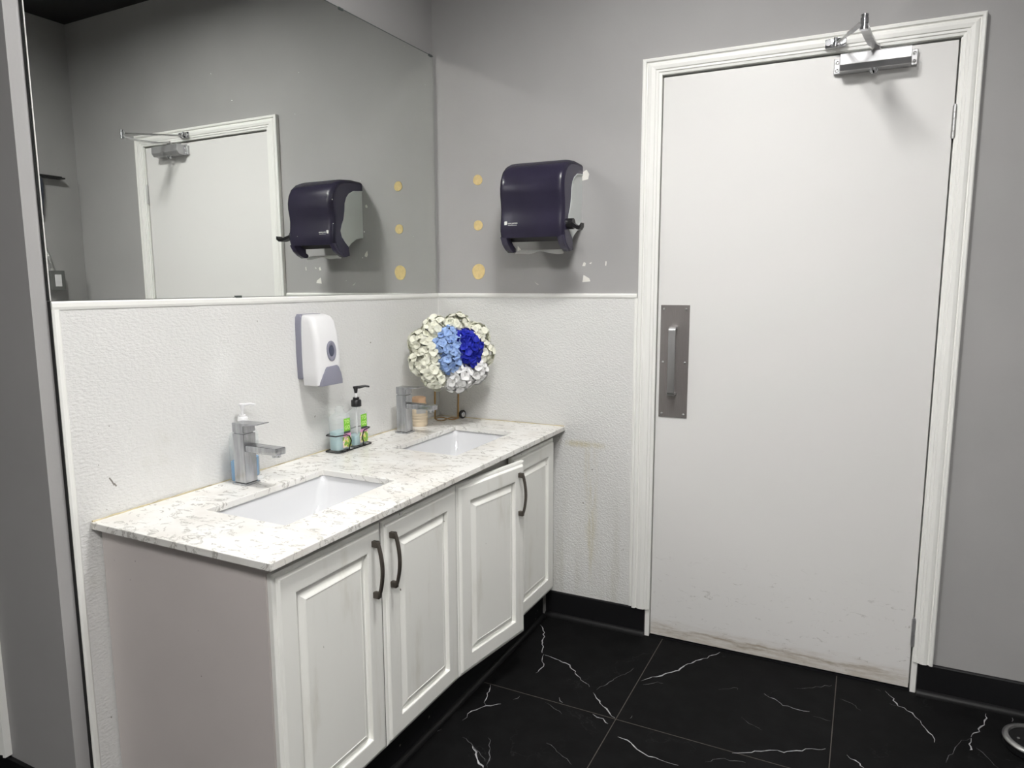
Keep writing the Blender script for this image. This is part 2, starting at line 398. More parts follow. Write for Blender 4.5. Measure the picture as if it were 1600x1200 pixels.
for w, mi, px in (
    (.007, 1, [(843,972),(850,985),(849,1000),(847,1020)]), (.004, 1, [(848,1022),(849,1040),(837,1052)]),
    (.006, 1, [(850,1022),(862,1026),(888,1038),(905,1058),(921,1073)]), (.007, 1, [(929,1082),(938,1098),(950,1112),(961,1122)]),
    (.003, 2, [(932,1078),(955,1064),(975,1054),(990,1044)]),
    (.005, 1, [(722,1127),(735,1113),(748,1106),(765,1103),(783,1100)]), (.004, 1, [(757,1102),(762,1085),(766,1070)]), (.003, 1, [(800,1094),(812,1088)]),
    (.003, 2, [(722,1150),(740,1165),(758,1190)]), (.009, 1, [(735,1165),(745,1178),(750,1192),(755,1200)]), (.004, 2, [(763,1150),(766,1168),(765,1182),(762,1200)]),
    (.005, 1, [(925,1116),(940,1123),(950,1131)]), (.003, 1, [(873,1090),(879,1098)]), (.003, 2, [(851,1098),(865,1106),(878,1116)]),
    (.006, 1, [(966,1150),(985,1160),(1002,1176),(1030,1188),(1060,1196)]), (.003, 2, [(854,1160),(870,1173),(893,1195)]),
    (.003, 1, [(982,1122),(988,1118)]), (.008, 1, [(1000,1064),(1030,1056),(1060,1048),(1078,1036),(1098,1030),(1125,1019)]), (.003, 2, [(1003,1070),(1025,1066),(1036,1068)]),
    (.003, 2, [(1122,1078),(1150,1074),(1152,1078)]), (.004, 1, [(1193,1083),(1207,1091),(1222,1102),(1245,1108),(1265,1112)]), (.002, 2, [(1155,1120),(1175,1132),(1190,1141)]),
    (.003, 2, [(1240,1076),(1275,1074),(1300,1071)]), (.005, 1, [(1142,1177),(1170,1175),(1200,1172),(1230,1175),(1250,1172),(1290,1170)]), (.003, 2, [(1270,1118),(1298,1127)]),
    (.006, 1, [(1380,1078),(1395,1090),(1402,1102),(1425,1113),(1440,1130),(1455,1148),(1460,1160)]), (.003, 2, [(1366,1076),(1376,1080)]), (.003, 2, [(1388,1098),(1400,1103)]),
    (.006, 1, [(1543,1114),(1538,1128),(1530,1142),(1517,1152)]), (.007, 1, [(1516,1153),(1517,1166),(1515,1172)]), (.004, 2, [(1520,1166),(1540,1180),(1560,1200)]),
    (.003, 2, [(1515,1152),(1500,1160),(1490,1172),(1478,1192)]), (.005, 1, [(1320,1178),(1340,1192),(1350,1200)]), (.004, 1, [(1582,1120),(1581,1128)]),
    (.003, 2, [(1310,1090),(1330,1098),(1345,1110)]), (.003, 2, [(640,1155),(660,1148),(690,1140)]), (.003, 2, [(1100,1190),(1130,1186),(1165,1192)])):
    ribbon(bm, [floor_xy(*p) for p in px], w*.8, mi)
struct('floor', bm, [M_floor, M_vein, M_vein2], 'black marble-look tile floor with thin white veins')
def holed_slab(bm, x0, x1, y0, y1, z0, z1, holes):
    xs = sorted({x0, x1}|{v for h in holes for v in h[:2]}); ys = sorted({y0, y1}|{v for h in holes for v in h[2:]})
    for xa, xb in zip(xs, xs[1:]):
        for ya, yb in zip(ys, ys[1:]):
            if not any(h[0] < (xa+xb)/2 < h[1] and h[2] < (ya+yb)/2 < h[3] for h in holes): box(bm, xa, xb, ya, yb, z0, z1)
bm = bmesh.new(); holed_slab(bm, XL-.2, XR+.25, YF-.2, .2, CEIL, CEIL+.16, [(x-w/2, x+w/2, y-d/2, y+d/2) for (x, y), (w, d), e in LIGHTS])
struct('ceiling', bm, M_blackceil, 'black painted ceiling')
# door wall, with its opening
bm = bmesh.new(); T = .14
box(bm, -.3, S0-.02, 0, T, 0, CEIL); box(bm, S1+.02, XR+.2, 0, T, 0, CEIL); box(bm, S0-.02, S1+.02, 0, T, DZ+.02, CEIL)
wall_back = struct('wall_back', bm, M_grey, 'grey painted wall holding the white door', back=True)
def flake(name, pts, z0=.0006):
    bm = bmesh.new(); prism(bm, pts, lambda u, v, w: (u, -w, v), 0, z0); return obj(name, bm, M_chip, wall_back)
for pts in ([(.628,1.338),(.632,1.365),(.655,1.352),(.659,1.341)], [(.627,1.398),(.633,1.413),(.641,1.408),(.638,1.397)], [(.654,1.407),(.664,1.412),(.661,1.405)],
            [(.716,1.398),(.717,1.414),(.721,1.413),(.720,1.398)], [(.432,1.342),(.442,1.334),(.452,1.330),(.443,1.331),(.434,1.340)],
            [(.622,1.735),(.640,1.744),(.650,1.728),(.646,1.710),(.624,1.706)], [(.36,1.46),(.362,1.478),(.374,1.466),(.378,1.455),(.366,1.45)], [(.352,1.66),(.358,1.672),(.366,1.668),(.362,1.658)]):
    flake('paint_chip', pts)
bm = bmesh.new(); box(bm, -.16, -.010, -1.593, .02, 0, CEIL)
struct('wall_left', bm, M_grey, 'grey painted wall behind the mirror and sinks')
bm = bmesh.new(); box(bm, XL, -.16, -1.593, -1.44, 0, CEIL)
wr = struct('wall_return', bm, M_grey, 'grey wall turning the corner at the left edge')
bm = bmesh.new(); box(bm, XR, XR+.14, YF, .12, 0, CEIL); struct('wall_right', bm, M_grey, 'grey wall on the right, seen in the mirror')
bm = bmesh.new(); box(bm, XL, XR+.14, YF-.14, YF, 0, CEIL); struct('wall_front', bm, M_grey, 'grey wall behind the viewer')
bm = bmesh.new(); box(bm, XL-.14, XL, YF, -1.44, 0, CEIL); struct('wall_far_left', bm, M_grey, 'grey wall at the far left')
# pebbled white panelling
bm = bmesh.new(); box(bm, -.0098, 0, -1.552, -.001, .10, ZW-.012, .0015, 1)
wl = struct('trim_1', bm, M_frp, 'pebbled white panelling on the wall under the mirror')
bm = bmesh.new(); prism(bm, [(-.0098, ZW-.019), (.002, ZW-.019), (.004, ZW-.013), (.004, ZW-.004), (.002, ZW-.0005), (-.0098, ZW-.0005)], lambda u, v, w: (u, w, v), -1.558, -.001)
obj('cap_strip', bm, M_white, wl)
bm = bmesh.new(); prism(bm, [(-1.558, -.0098), (-1.558, .001), (-1.554, .004), (-1.545, .004), (-1.541, .001), (-1.541, -.0098)], lambda u, v, w: (v, u, w), .10, ZW-.0185)
obj('edge_strip', bm, M_white, wl)
bm = bmesh.new(); box(bm, -.013, .002, -.0045, .0, .10, ZW-.02); obj('corner_strip', bm, M_white, wl)
bm = bmesh.new(); box(bm, -.0099, -.0005, -1.5600, -1.5583, .10, ZW); obj('gap_shade_strip', bm, M_shadowgap, wl)  # dark strip painted in for the shadow gap beside the panelling
bm = bmesh.new(); box(bm, -.02, C0-.014, -.004, -.0001, .098, ZW-.012)
wb = struct('trim_2', bm, M_frp2, 'pebbled white panelling between the sinks and the door', back=True)
bm = bmesh.new(); prism(bm, [(0, ZW-.017), (.006, ZW-.017), (.008, ZW-.012), (.008, ZW-.004), (.006, ZW-.0005), (0, ZW-.0005)], lambda u, v, w: (w, -u, v), -.005, C0-.006); obj('cap_strip', bm, M_white, wb)
bm = bmesh.new(); prism(bm, [(C0-.016, .0), (C0-.016, .005), (C0-.012, .008), (C0-.006, .008), (C0-.003, .005), (C0-.003, 0)], lambda u, v, w: (u, -v, w), .098, ZW-.0175); obj('edge_strip', bm, M_white, wb)
for pts in ([(-1.462,.878),(-1.459,.879),(-1.452,.868),(-1.455,.866)], [(-1.456,.868),(-1.453,.869),(-1.448,.858),(-1.451,.857)], [(-1.450,.862),(-1.448,.863),(-1.443,.855),(-1.446,.853)],
            [(-1.485,.915),(-1.483,.916),(-1.483,.913)], [(-1.40,.985),(-1.398,.986),(-1.398,.984)], [(-1.452,1.002),(-1.449,1.0035),(-1.449,1.0)]):
    bm = bmesh.new(); prism(bm, pts, lambda u, v, w: (w, u, v), .0001, .0005); obj('scuff_mark', bm, M_scuff, wl)
# casing
CPROF = [(0,0), (0,.009), (.009,.0105), (.011,.0135), (.019,.0135), (.0215,.0165), (.034,.0185), (.044,.0165), (.048,.0125), (.051,.0125), (.054,.0185), (.062,.0195), (.066,.017), (.066,0)]
def casing(bm, s0, s1, c0, c1, dz, cz, zb):
    # three mitred lengths of the same moulding: path points per profile step
    loops = []
    for u, h in CPROF:
        k = u/.066
        a = c0*k+s0*(1-k); d = c1*k+s1*(1-k); zt = cz*k+dz*(1-k)
        loops.append([(a, -h, zb), (a, -h, zt), (d, -h, zt), (d, -h, zb)])
    b = bmesh.new(); R = [[b.verts.new(p) for p in L] for L in loops]
    for p, q in zip(R, R[1:]):
        for k in range(3): b.faces.new((p[k], p[k+1], q[k+1], q[k]))
    b.faces.new([r[0] for r in R]); b.faces.new([r[3] for r in R]); merge(bm, b)
bm = bmesh.new(); casing(bm, S0-.003, S1+.008, C0, C1, DZ+.007, CZ, .108)
cs = struct('trim_3', bm, M_white, 'fluted white door casing', back=True)
bm = bmesh.new(); j = .0045
box(bm, S0-.02, S0-j+.001, -.004, .13, 0, DZ+.004); box(bm, S1+j, S1+.02, -.004, .13, 0, DZ+.004); box(bm, S0-.02, S1+.02, -.0005, .13, DZ+.006, DZ+.02)
box(bm, S0-.008, S0+.01, .045, .13, 0, DZ+.006); box(bm, S1-.01, S1+.008, .045, .13, 0, DZ+.006); box(bm, S0, S1, .045, .13, DZ-.008, DZ+.008)
obj('door_jamb', bm, M_white, cs)
bm = bmesh.new(); box(bm, S0-.02, S1+.02, -.002, .13, .0002, .004); obj('threshold', bm, M_black, cs)
# the other door's casing at the left edge
bm = bmesh.new(); zz = .162
prism(bm, [(0,0), (.066,0), (.066,.017), (.06,.019), (.05,.013), (.034,.018), (.011,.0135), (0,.009)], lambda u, v, w: (-.341+u, -1.5932-v, w), zz, 2.09)
struct('trim_4', bm, M_white, 'white door casing at the left edge')
# baseboards
def baseboard(name, length_from, length_to, label, back=True, right=False):
    bm = bmesh.new()
    prism(bm, [(.0002,.0002), (.0002,.108), (.008,.108), (.010,.104), (.010,.0002)], lambda u, v, w: (w, -u, v), length_from, length_to)
    o = struct(name, bm, M_black, label, back=back)
    bm = bmesh.new(); q = [(.010, .0003)]+[(.010+.016*math.cos(a), .0003+.019*math.sin(a)) for a in [PI/2*k/5 for k in range(6)]]
    prism(bm, q, lambda u, v, w: (w, -u, v), length_from, length_to); obj('shoe_moulding', bm, M_shoe, o, smooth_=40)
    return o
baseboard('baseboard_back', .489, S0-.022, 'black baseboard between the sink cabinet and the door')
baseboard('baseboard_back_right', S1+.0225, XR-.005, 'black baseboard right of the door')
bm = bmesh.new(); box(bm, -.335, -.011, -1.603, -1.5932, .0002, .155); struct('baseboard_left', bm, M_black, 'black baseboard at the left edge')
bm = bmesh.new(); box(bm, XR-.012, XR-.0002, YF+.01, .0, .0002, .108); struct('baseboard_right', bm, M_black, 'black baseboard along the right wall')
# door leaf and its fittings
bm = bmesh.new(); box(bm, S0, S1, .002, .042, .009, DZ, .0012, 1)
door = struct('door_1', bm, M_door, 'white flush door with a steel pull plate', back=True)
bm = bmesh.new(); box(bm, .9265, 1.0285, -.0015, .0018, .853, 1.2565, .0005, 1); pp = obj('pull_plate', bm, M_plate, door); pp['label'] = 'brushed steel pull plate'
for s in (.9385, 1.0165):
    for z in (.866, 1.053, 1.243):
        bm = bmesh.new(); lathe(bm, [(0, .0035), (.0025, .003), (.0042, .001), (.0042, 0)], M=Matrix.Translation((s, -.0015, z)) @ Matrix.Rotation(PI/2, 4, 'X'), seg=12); obj('screw', bm, M_screw, pp, smooth_=40)
bm = bmesh.new(); prof = []
path = [(.001, .94), (.030, .9395)]+[(.030+.012*math.sin(a), .9515-.012*math.cos(a)) for a in [PI/2*k/5 for k in range(1, 6)]]+[(.042+.012*(math.cos(a)-1), 1.166+.012*math.sin(a)) for a in [PI/2*k/5 for k in range(6)]]+[(.001, 1.178)]
inner = [(o_-.0, z_) for o_, z_ in path]
loops = []
for i, (o_, z_) in enumerate(path):
    p = Vector(path[max(i-1, 0)]); q = Vector(path[min(i+1, len(path)-1)]); d = (q-p).normalized(); nrm = Vector((d.y, -d.x))
    a = Vector((o_, z_))-nrm*.003; c = Vector((o_, z_))+nrm*.003
    loops.append([(.9655, -a.x, a.y), (.9895, -a.x, a.y), (.9895, -c.x, c.y), (.9655, -c.x, c.y)])
loft(bm, loops); obj('pull_handle', bm, M_steel, pp, smooth_=30)
for z in (1.80, .206):
    bm = bmesh.new(); hx = S1+.001
    for k in range(5):
        z0 = z-.045+.018*k; cyl(bm, (hx+.001, -.004, z0), (hx+.001, -.004, z0+.0172), .0062, 14)
    cyl(bm, (hx+.001, -.004, z-.049), (hx+.001, -.004, z+.049), .0045, 10)
    box(bm, hx-.002, hx+.004, -.001, .03, z-.045, z+.045)
    obj('hinge', bm, M_steel if z > 1 else M_alu, door, smooth_=40)['label'] = 'painted steel hinge'

# ------------------------------------------------------------------ mirror
bm = bmesh.new(); YM0, YM1, ZM0, ZM1 = -1.5585, -.009, ZW+.001, 2.2177
box(bm, -.006, -.0001, YM0, YM1, ZM0, ZM1)
mir = tag(obj('wall_mirror', bm, M_mirror), 'large frameless mirror on the wall above the two sinks', 'mirror')
bm = bmesh.new(); box(bm, -.0095, -.0062, YM0+.002, YM1, ZM0, ZM1-.002); obj('backing', bm, M_mirredge, mir)
bm = bmesh.new(); box(bm, -.0097, -.0058, YM0-.0022, YM0-.0002, ZM0, ZM1); obj('side_gap_shade', bm, M_shadowgap, mir)  # dark strip standing in for the shaded gap beside the glass
bm = bmesh.new(); box(bm, -.0004, .0003, YM0, YM0+.0016, ZM0, ZM1); obj('edge_glint', bm, M_glint, mir)  # white strip painted as a glint down the mirror's left edge
bm = bmesh.new(); box(bm, -.0090, .0002, YM0, YM1, ZM1, ZM1+.0025); obj('top_edge', bm, M_mirredge, mir)
for y, z in ((-.557, ZM1), (-.03, ZM1), (-1.043, ZM0)):
    bm = bmesh.new(); s = 1 if z > 2 else -1
    box(bm, -.0095, .0025, y-.011, y+.011, min(z-s*.004, z+s*.003), max(z-s*.004, z+s*.003)); obj('mirror_clip', bm, M_mirredge, mir)

# ------------------------------------------------------------------ vanity: worktop, sinks, cabinet
HC, TC = .7864, .017
XF = .545; ZT, ZB = .748, .142
top = thing('worktop', 'white speckled quartz worktop with two rectangular sink cutouts', 'countertop', (.28, -.75, HC-TC))
def rel(o, *p): return tuple(Vector(p)-o.location)
CUT = [(.165, .425, -1.332, -.912), (.178, .432, -.588, -.175)]
def quad_mesh_with_holes(bm, x0, x1, y0, y1, z0, z1, holes, yfun=None):
    xs = sorted({x0, x1}|{v for h in holes for v in h[:2]}); ys = sorted({y0, y1}|{v for h in holes for v in h[2:]})
    def hole(xa, ya): return any(h[0] < xa < h[1] and h[2] < ya < h[3] for h in holes)
    cells = {}
    V = {}
    def vv(x, y, z):
        k = (x, y, z)
        if k not in V: V[k] = bm.verts.new((x, y+(math.tan(A)*x if y == y1 else 0), z))
        return V[k]
    for i in range(len(xs)-1):
        for j_ in range(len(ys)-1):
            if hole((xs[i]+xs[i+1])/2, (ys[j_]+ys[j_+1])/2): continue
            cells[(i, j_)] = 1
    for (i, j_) in cells:
        a, c, d, e = xs[i], xs[i+1], ys[j_], ys[j_+1]
        bm.faces.new((vv(a,d,z1), vv(c,d,z1), vv(c,e,z1), vv(a,e,z1))); bm.faces.new((vv(a,d,z0), vv(a,e,z0), vv(c,e,z0), vv(c,d,z0)))
        for di, dj, p, q in ((-1,0,(a,d),(a,e)), (1,0,(c,e),(c,d)), (0,-1,(c,d),(a,d)), (0,1,(a,e),(c,e))):
            if (i+di, j_+dj) not in cells:
                bm.faces.new((vv(*p,z0), vv(*p,z1), vv(*q,z1), vv(*q,z0)))
    bmesh.ops.recalc_face_normals(bm, faces=bm.faces)
bm = bmesh.new(); quad_mesh_with_holes(bm, .002, .565, -1.516, -.005, HC-TC, HC, CUT)
bm.normal_update()
for v in bm.verts: v.co -= top.location
sharp = [e for e in bm.edges if len(e.link_faces) == 2 and e.calc_face_angle() > 1]
bmesh.ops.bevel(bm, geom=sharp, offset=.0016, segments=2, affect='EDGES', profile=.5)
obj('slab', bm, M_quartz, top)
bm = bmesh.new()
pts = []
for k in range(60):
    y = -1.512+k*(1.505/59); pts.append((.0035+rnd.uniform(-.0008, .001), y, HC+.0003+rnd.uniform(-.0006, .0008)))
tube(bm, [tuple(Vector(p)-top.location) for p in pts], [rnd.uniform(.0015, .0032) for _ in pts], 8)
obj('caulk_bead', bm, M_caulk, top, smooth_=60)
bm = bmesh.new(); pts = [(.006+.556*k/29, -.0075+math.tan(A)*(.006+.556*k/29), HC+.0004) for k in range(30)]
tube(bm, [tuple(Vector(p)-top.location) for p in pts], [rnd.uniform(.0014, .003) for _ in pts], 8); obj('caulk_bead', bm, M_caulk, top, smooth_=60)
def sink(x0, x1, y0, y1, label):
    t = thing('undermount_sink', label, 'sink', ((x0+x1)/2, (y0+y1)/2, HC-TC-.150), group='white undermount sinks')
    w, d = x1-x0+.012, y1-y0+.012; H = .150
    loops = []
    seq = [(w+.05, d+.05, .03, H-.014), (w+.05, d+.05, .03, H-.0005), (w, d, .022, H-.0005), (w-.008, d-.012, .024, H-.02), (w-.03, d-.06, .03, H-.06), (w-.055, d-.12, .035, H-.105), (w-.085, d-.18, .045, H-.122), (w-.15, d-.26, .04, H-.128), (.05, .05, .024, H-.131)]
    for ww, dd, r, z in seq: loops.append([(px, py, z) for px, py in rrect(ww, dd, r, 5)])
    bm = bmesh.new(); loft(bm, loops, cap0=False, cap1=False)
    outer = [(w+.05, d+.05, .03, H-.014), (w+.02, d+.02, .03, H-.03), (w-.03, d-.08, .04, H-.12), (w-.12, d-.24, .04, H-.146), (.05, .05, .024, H-.149)]
    loft(bm, [[(px, py, z) for px, py in rrect(ww, dd, r, 5)] for ww, dd, r, z in outer], cap0=False, cap1=False)
    obj('bowl', bm, M_sink, t, smooth_=70)
    bm = bmesh.new(); lathe(bm, [(.027, H-.134), (.030, H-.1295), (.026, H-.127), (.02, H-.130), (0, H-.131)], seg=24); obj('drain', bm, M_chrome, t, smooth_=50)
    return t
sink(*CUT[0], 'white rectangular sink in the worktop, under the near tap')
sink(*CUT[1], 'white rectangular sink in the worktop, under the far tap by the flowers')

CAB = thing('vanity_cabinet', 'white vanity cabinet with raised panel doors under the quartz worktop', 'cabinet', (.27, -.77, 0))
def cabobj(name, bm, m, parent=None, smooth_=None):
    o = obj(name, bm, m, CAB, smooth_=smooth_); return o
def cshift(bm):
    for v in bm.verts: v.co -= CAB.location
    return bm
YA, YB = -1.4925, -.044
bm = bmesh.new(); box(bm, .0045, XF-.021, YA, YA+.017, .0002, HC-TC-.0005); cabobj('side_panel', cshift(bm), M_side)['label'] = 'worn mauve white end panel'
bm = bmesh.new()
box(bm, .0045, XF-.021, YB-.017, YB, .136, HC-TC-.0005); box(bm, .0045, XF-.021, YA+.017, YB-.017, .135, .152); box(bm, .0045, .012, YA+.017, YB-.017, .152, HC-TC-.001)
box(bm, XF-.055, XF-.030, YA+.017, YB-.017, .715, HC-TC-.0005)
for y in (-1.129, -.766, -.4035): box(bm, XF-.062, XF-.036, y-.018, y+.018, .152, .728)
cabobj('carcass', cshift(bm), M_carc)
bm = bmesh.new(); box(bm, .475, .488, YA+.0175, -.03, .0002, .1345); cabobj('toe_kick', cshift(bm), M_toe)
bm = bmesh.new(); q = [(0, .0003)]+[(.014*math.cos(a), .0003+.017*math.sin(a)) for a in [PI/2*k/5 for k in range(6)]]
prism(bm, q, lambda u, v, w: (.488+u, w, v), YA+.0175, -.03); cabobj('shoe_moulding', cshift(bm), M_shoe, smooth_=40)
def cab_door(ya, yb, hinge_left, angle, handle, label):
    w, h = yb-ya, ZT-ZB
    e = bpy.data.objects.new('cabinet_door', None)
    steps = [(0, 0), (0, .0105), (.0035, .012), (.0055, .0125), (.0105, .0125), (.0135, .0175), (.016, .0195), (.058, .0195), (.060, .0185), (.0615, .0085), (.065, .0070), (.084, .0180), (.087, .0190), (.0885, .0180), (.091, .0180)]
    bm = bmesh.new()
    loops = [[(x, y0 if hinge_left else y0, z) for y0, z in ((i, i), (w-i, i), (w-i, h-i), (i, h-i))] for i, x in steps]
    loft(bm, loops)
    if not hinge_left:
        for v in bm.verts: v.co.y -= w
    d = obj('cabinet_door', bm, M_cab, CAB)
    d.location = Vector((XF-.0195, ya if hinge_left else yb, ZB))-CAB.location
    d.rotation_euler = (0, 0, angle)
    if label: d['label'] = label
    if handle:
        hy = (w-.040 if hinge_left else -(w-.028)); hz0, hz1 = handle
        bm = bmesh.new(); loops = []
        for k in range(17):
            t = k/16; z = hz0+(hz1-hz0)*t; bow = .016+.014*math.sin(PI*t)**.8; th = .0045
            wv = .0058
            loops.append([(.0195+bow-th, hy-wv, z), (.0195+bow, hy-wv*.8, z), (.0195+bow, hy+wv*.8, z), (.0195+bow-th, hy+wv, z)])
        loft(bm, loops)
        for z in (hz0+.006, hz1-.008): box(bm, .0194, .0195+.018, hy-.006, hy+.006, z-.008, z+.008, .002, 2)
        obj('handle', bm, M_gun, d, smooth_=45)['label'] = 'dark pewter arched handle'
    return d
hz = (.572-ZB, .716-ZB)
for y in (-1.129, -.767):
    bm = bmesh.new(); box(bm, XF-.030, XF-.0095, y-.0014, y+.0014, ZB+.001, ZT-.001); cabobj('door_gap_shade', cshift(bm), M_shadowgap)  # black strip added as the dark shade line between two doors
cab_door(-1.4895, -1.1305, True, 0, hz, None)
cab_door(-1.1275, -.7685, False, 0, hz, None)
cab_door(-.7655, -.4065, True, -math.radians(8.0), hz, 'cabinet door standing slightly ajar')
cab_door(-.4030, -.0470, False, 0, None, None)

# ------------------------------------------------------------------ taps
def tap(y, label):
    t = thing('basin_tap', label, 'tap', (.0735, y, HC+.0002), group='square chrome taps')
    bm = bmesh.new(); box(bm, -.026, .026, -.026, .026, 0, .006, .0012); obj('base_plate', bm, M_dullchrome, t)
    bm = bmesh.new(); box(bm, -.021, .021, -.021, .021, .006, .143, .0015); obj('body', bm, M_dullchrome, t)
    bm = bmesh.new()
    box(bm, .019, .134, -.0185, .0185, .094, .113, .003, 3); obj('spout', bm, M_dullchrome, t, smooth_=40)
    bm = bmesh.new(); lathe(bm, [(0, .086), (.009, .086), (.0115, .087), (.0115, .0945), (0, .0945)], c=(.118, 0, 0), seg=20); obj('aerator', bm, M_chrome, t, smooth_=40)
    bm = bmesh.new(); box(bm, -.0175, .0175, -.0175, .0175, .143, .1475); box(bm, -.021, .021, -.021, .021, .1465, .166, .0015); obj('cartridge_head', bm, M_dullchrome, t)
    bm = bmesh.new(); prism(bm, [(-.021, .1655), (.021, .1655), (.074, .1725), (.075, .1755), (.02, .1725), (-.021, .1725)], lambda u, v, w: (u, w, v), -.021, .021, .001); obj('lever', bm, M_dullchrome, t)
    return t
tap(-1.1175, 'square chrome tap behind the near sink, with a blue soap bottle behind it')
tap(-.3625, 'square chrome tap behind the far sink, in front of the peach candle')

# ------------------------------------------------------------------ wall soap dispenser
sd = thing('soap_dispenser', 'white wall soap dispenser with grey push tab on the panelling between the sinks', 'soap dispenser', (.0002, -.772, 1.02))
def sdl(y0, y1, x): return None
bm = bmesh.new()
def oval_sec(z, w, d0, d1, r):         # outline at height z: back at d0, front at d1
    return [(d0, -w/2, z)]+[(d1-r*(1-math.sin(a))-.0, -w/2+r*(1-math.cos(a))*.9, z) for a in [PI/2*k/5 for k in range(6)]]+[(d1-r*(1-math.sin(a)), w/2-r*(1-math.cos(a))*.9, z) for a in [PI/2*k/5 for k in range(5, -1, -1)]]+[(d0, w/2, z)]
loops = []
for z, w, d in ((.018, .100, .016), (.022, .106, .022), (.10, .112, .024), (.19, .110, .024), (.212, .106, .023), (.221, .092, .016)):
    loops.append(oval_sec(z, w, 0, d, .006))
loft(bm, loops); obj('back_plate', bm, M_slate, sd, smooth_=40)
bm = bmesh.new(); loops = []
for z, w, d in ((-.001, .098, .080), (.002, .104, .086), (.04, .109, .0895), (.10, .111, .088), (.16, .109, .081), (.198, .105, .072), (.213, .100, .060), (.220, .090, .040)):
    loops.append(oval_sec(z, w, .0235, d, .020))
loft(bm, loops); obj('cover', bm, M_whitepl, sd, smooth_=50)
bm = bmesh.new(); Rx = Matrix.Translation((.0885, .006, .106)) @ Matrix.Rotation(PI/2-.05, 4, 'Y') @ Matrix.Diagonal((1.35, .9, 1, 1))
lathe(bm, [(0, -.002), (.0235, -.002), (.0235, .001), (.021, .0022), (.014, .0008), (.013, -.0005), (0, -.0005)], seg=28, M=Rx); obj('window_ring', bm, M_slate, sd, smooth_=40)
bm = bmesh.new(); lathe(bm, [(0, .0008), (.011, .0008), (.013, .0), (.013, -.001), (0, -.001)], seg=24, M=Rx); obj('sight_window', bm, M_slated, sd, smooth_=40)
bm = bmesh.new(); prism(bm, [(-.050, -.0012), (-.049, .012), (-.042, .034), (-.030, .052), (-.024, .0575), (.022, .060), (.030, .054), (.040, .034), (.046, .012), (.047, -.0012)], lambda u, v, w: (w-.0+(.0 if v > .002 else -.001), u+.004, v), .062, .0925, .0015)
obj('push_tab', bm, M_slate, sd, smooth_=30)

# ------------------------------------------------------------------ paper towel dispenser on the door wall
td = thing('paper_towel_dispenser', 'smoked navy paper towel dispenser mounted on the grey wall beside the door', 'paper towel dispenser', tuple(backpt(.5025, .0002, 1.445)), A)
Z0 = 1.445
def W2(o, z): return (o, z-Z0)
front = [(0, 1.768), (.06, 1.770), (.115, 1.765), (.150, 1.752), (.176, 1.732), (.192, 1.704), (.199, 1.672), (.198, 1.645), (.193, 1.620), (.190, 1.597), (.192, 1.570), (.196, 1.545), (.197, 1.520), (.190, 1.4955)]
cheek = front+[(.172, 1.472), (.150, 1.456), (.126, 1.446), (.105, 1.449)]
inner_b = [(.098, 1.470), (.099, 1.489), (.122, 1.508), (.139, 1.527), (.146, 1.553), (.138, 1.577), (.126, 1.600), (.118, 1.635), (.114, 1.669), (.104, 1.692), (.089, 1.708), (.060, 1.722), (0, 1.729)]
HW = .1235
bm = bmesh.new()
# front skin: lofted across the width with rounded side corners
ys = [(-HW, .0), (-HW+.001, .004), (-HW+.005, .010), (-HW+.013, .0145), (-HW+.026, .016), (HW-.026, .016), (HW-.013, .0145), (HW-.005, .010), (HW-.001, .004), (HW, 0)]
loops = []
def skin(offset):
    out = []
    n = len(front)
    for i, (o_, z_) in enumerate(front):
        p = Vector(front[max(i-1, 0)]); q = Vector(front[min(i+1, n-1)]); d = (q-p).normalized(); nr = Vector((-d.y, d.x))
        out.append((Vector((o_, z_))+nr*(-1)*(0.014-offset)*-1*-1))
    return out
def off_line(line, dist):
    out = []; n = len(line)
    for i, (o_, z_) in enumerate(line):
        p = Vector(line[max(i-1, 0)]); q = Vector(line[min(i+1, n-1)]); d = (q-p).normalized(); nr = Vector((d.y, -d.x))   # inward (down/back)
        out.append((max(0, o_+nr.x*-dist if False else o_-(-d.y)*dist*-1 if False else o_+nr.x*dist*-1*0+((d.y))*dist), z_+(-d.x)*dist))
    return out
b = bmesh.new(); rows = []
for y, e in ys:
    rows.append([b.verts.new((y, -max(0, p[0]), p[1]-Z0)) for p in off_line(front, .016-e)])
for r0, r1 in zip(rows, rows[1:]):
    for k in range(len(r0)-1): b.faces.new((r0[k], r0[k+1], r1[k+1], r1[k]))
bmesh.ops.solidify(b, geom=b.faces[:], thickness=.003)
merge(bm, b)
for sgn in (-1, 1):                     # side cheeks
    poly = off_line(cheek[:14], .016)+[(o_-.010, z_+.004) for o_, z_ in cheek[14:]]+inner_b
    prism(bm, [(max(0, o_), z_-Z0) for o_, z_ in poly], lambda u, v, w, s=sgn: (s*w, -u, v), HW-.006, HW)
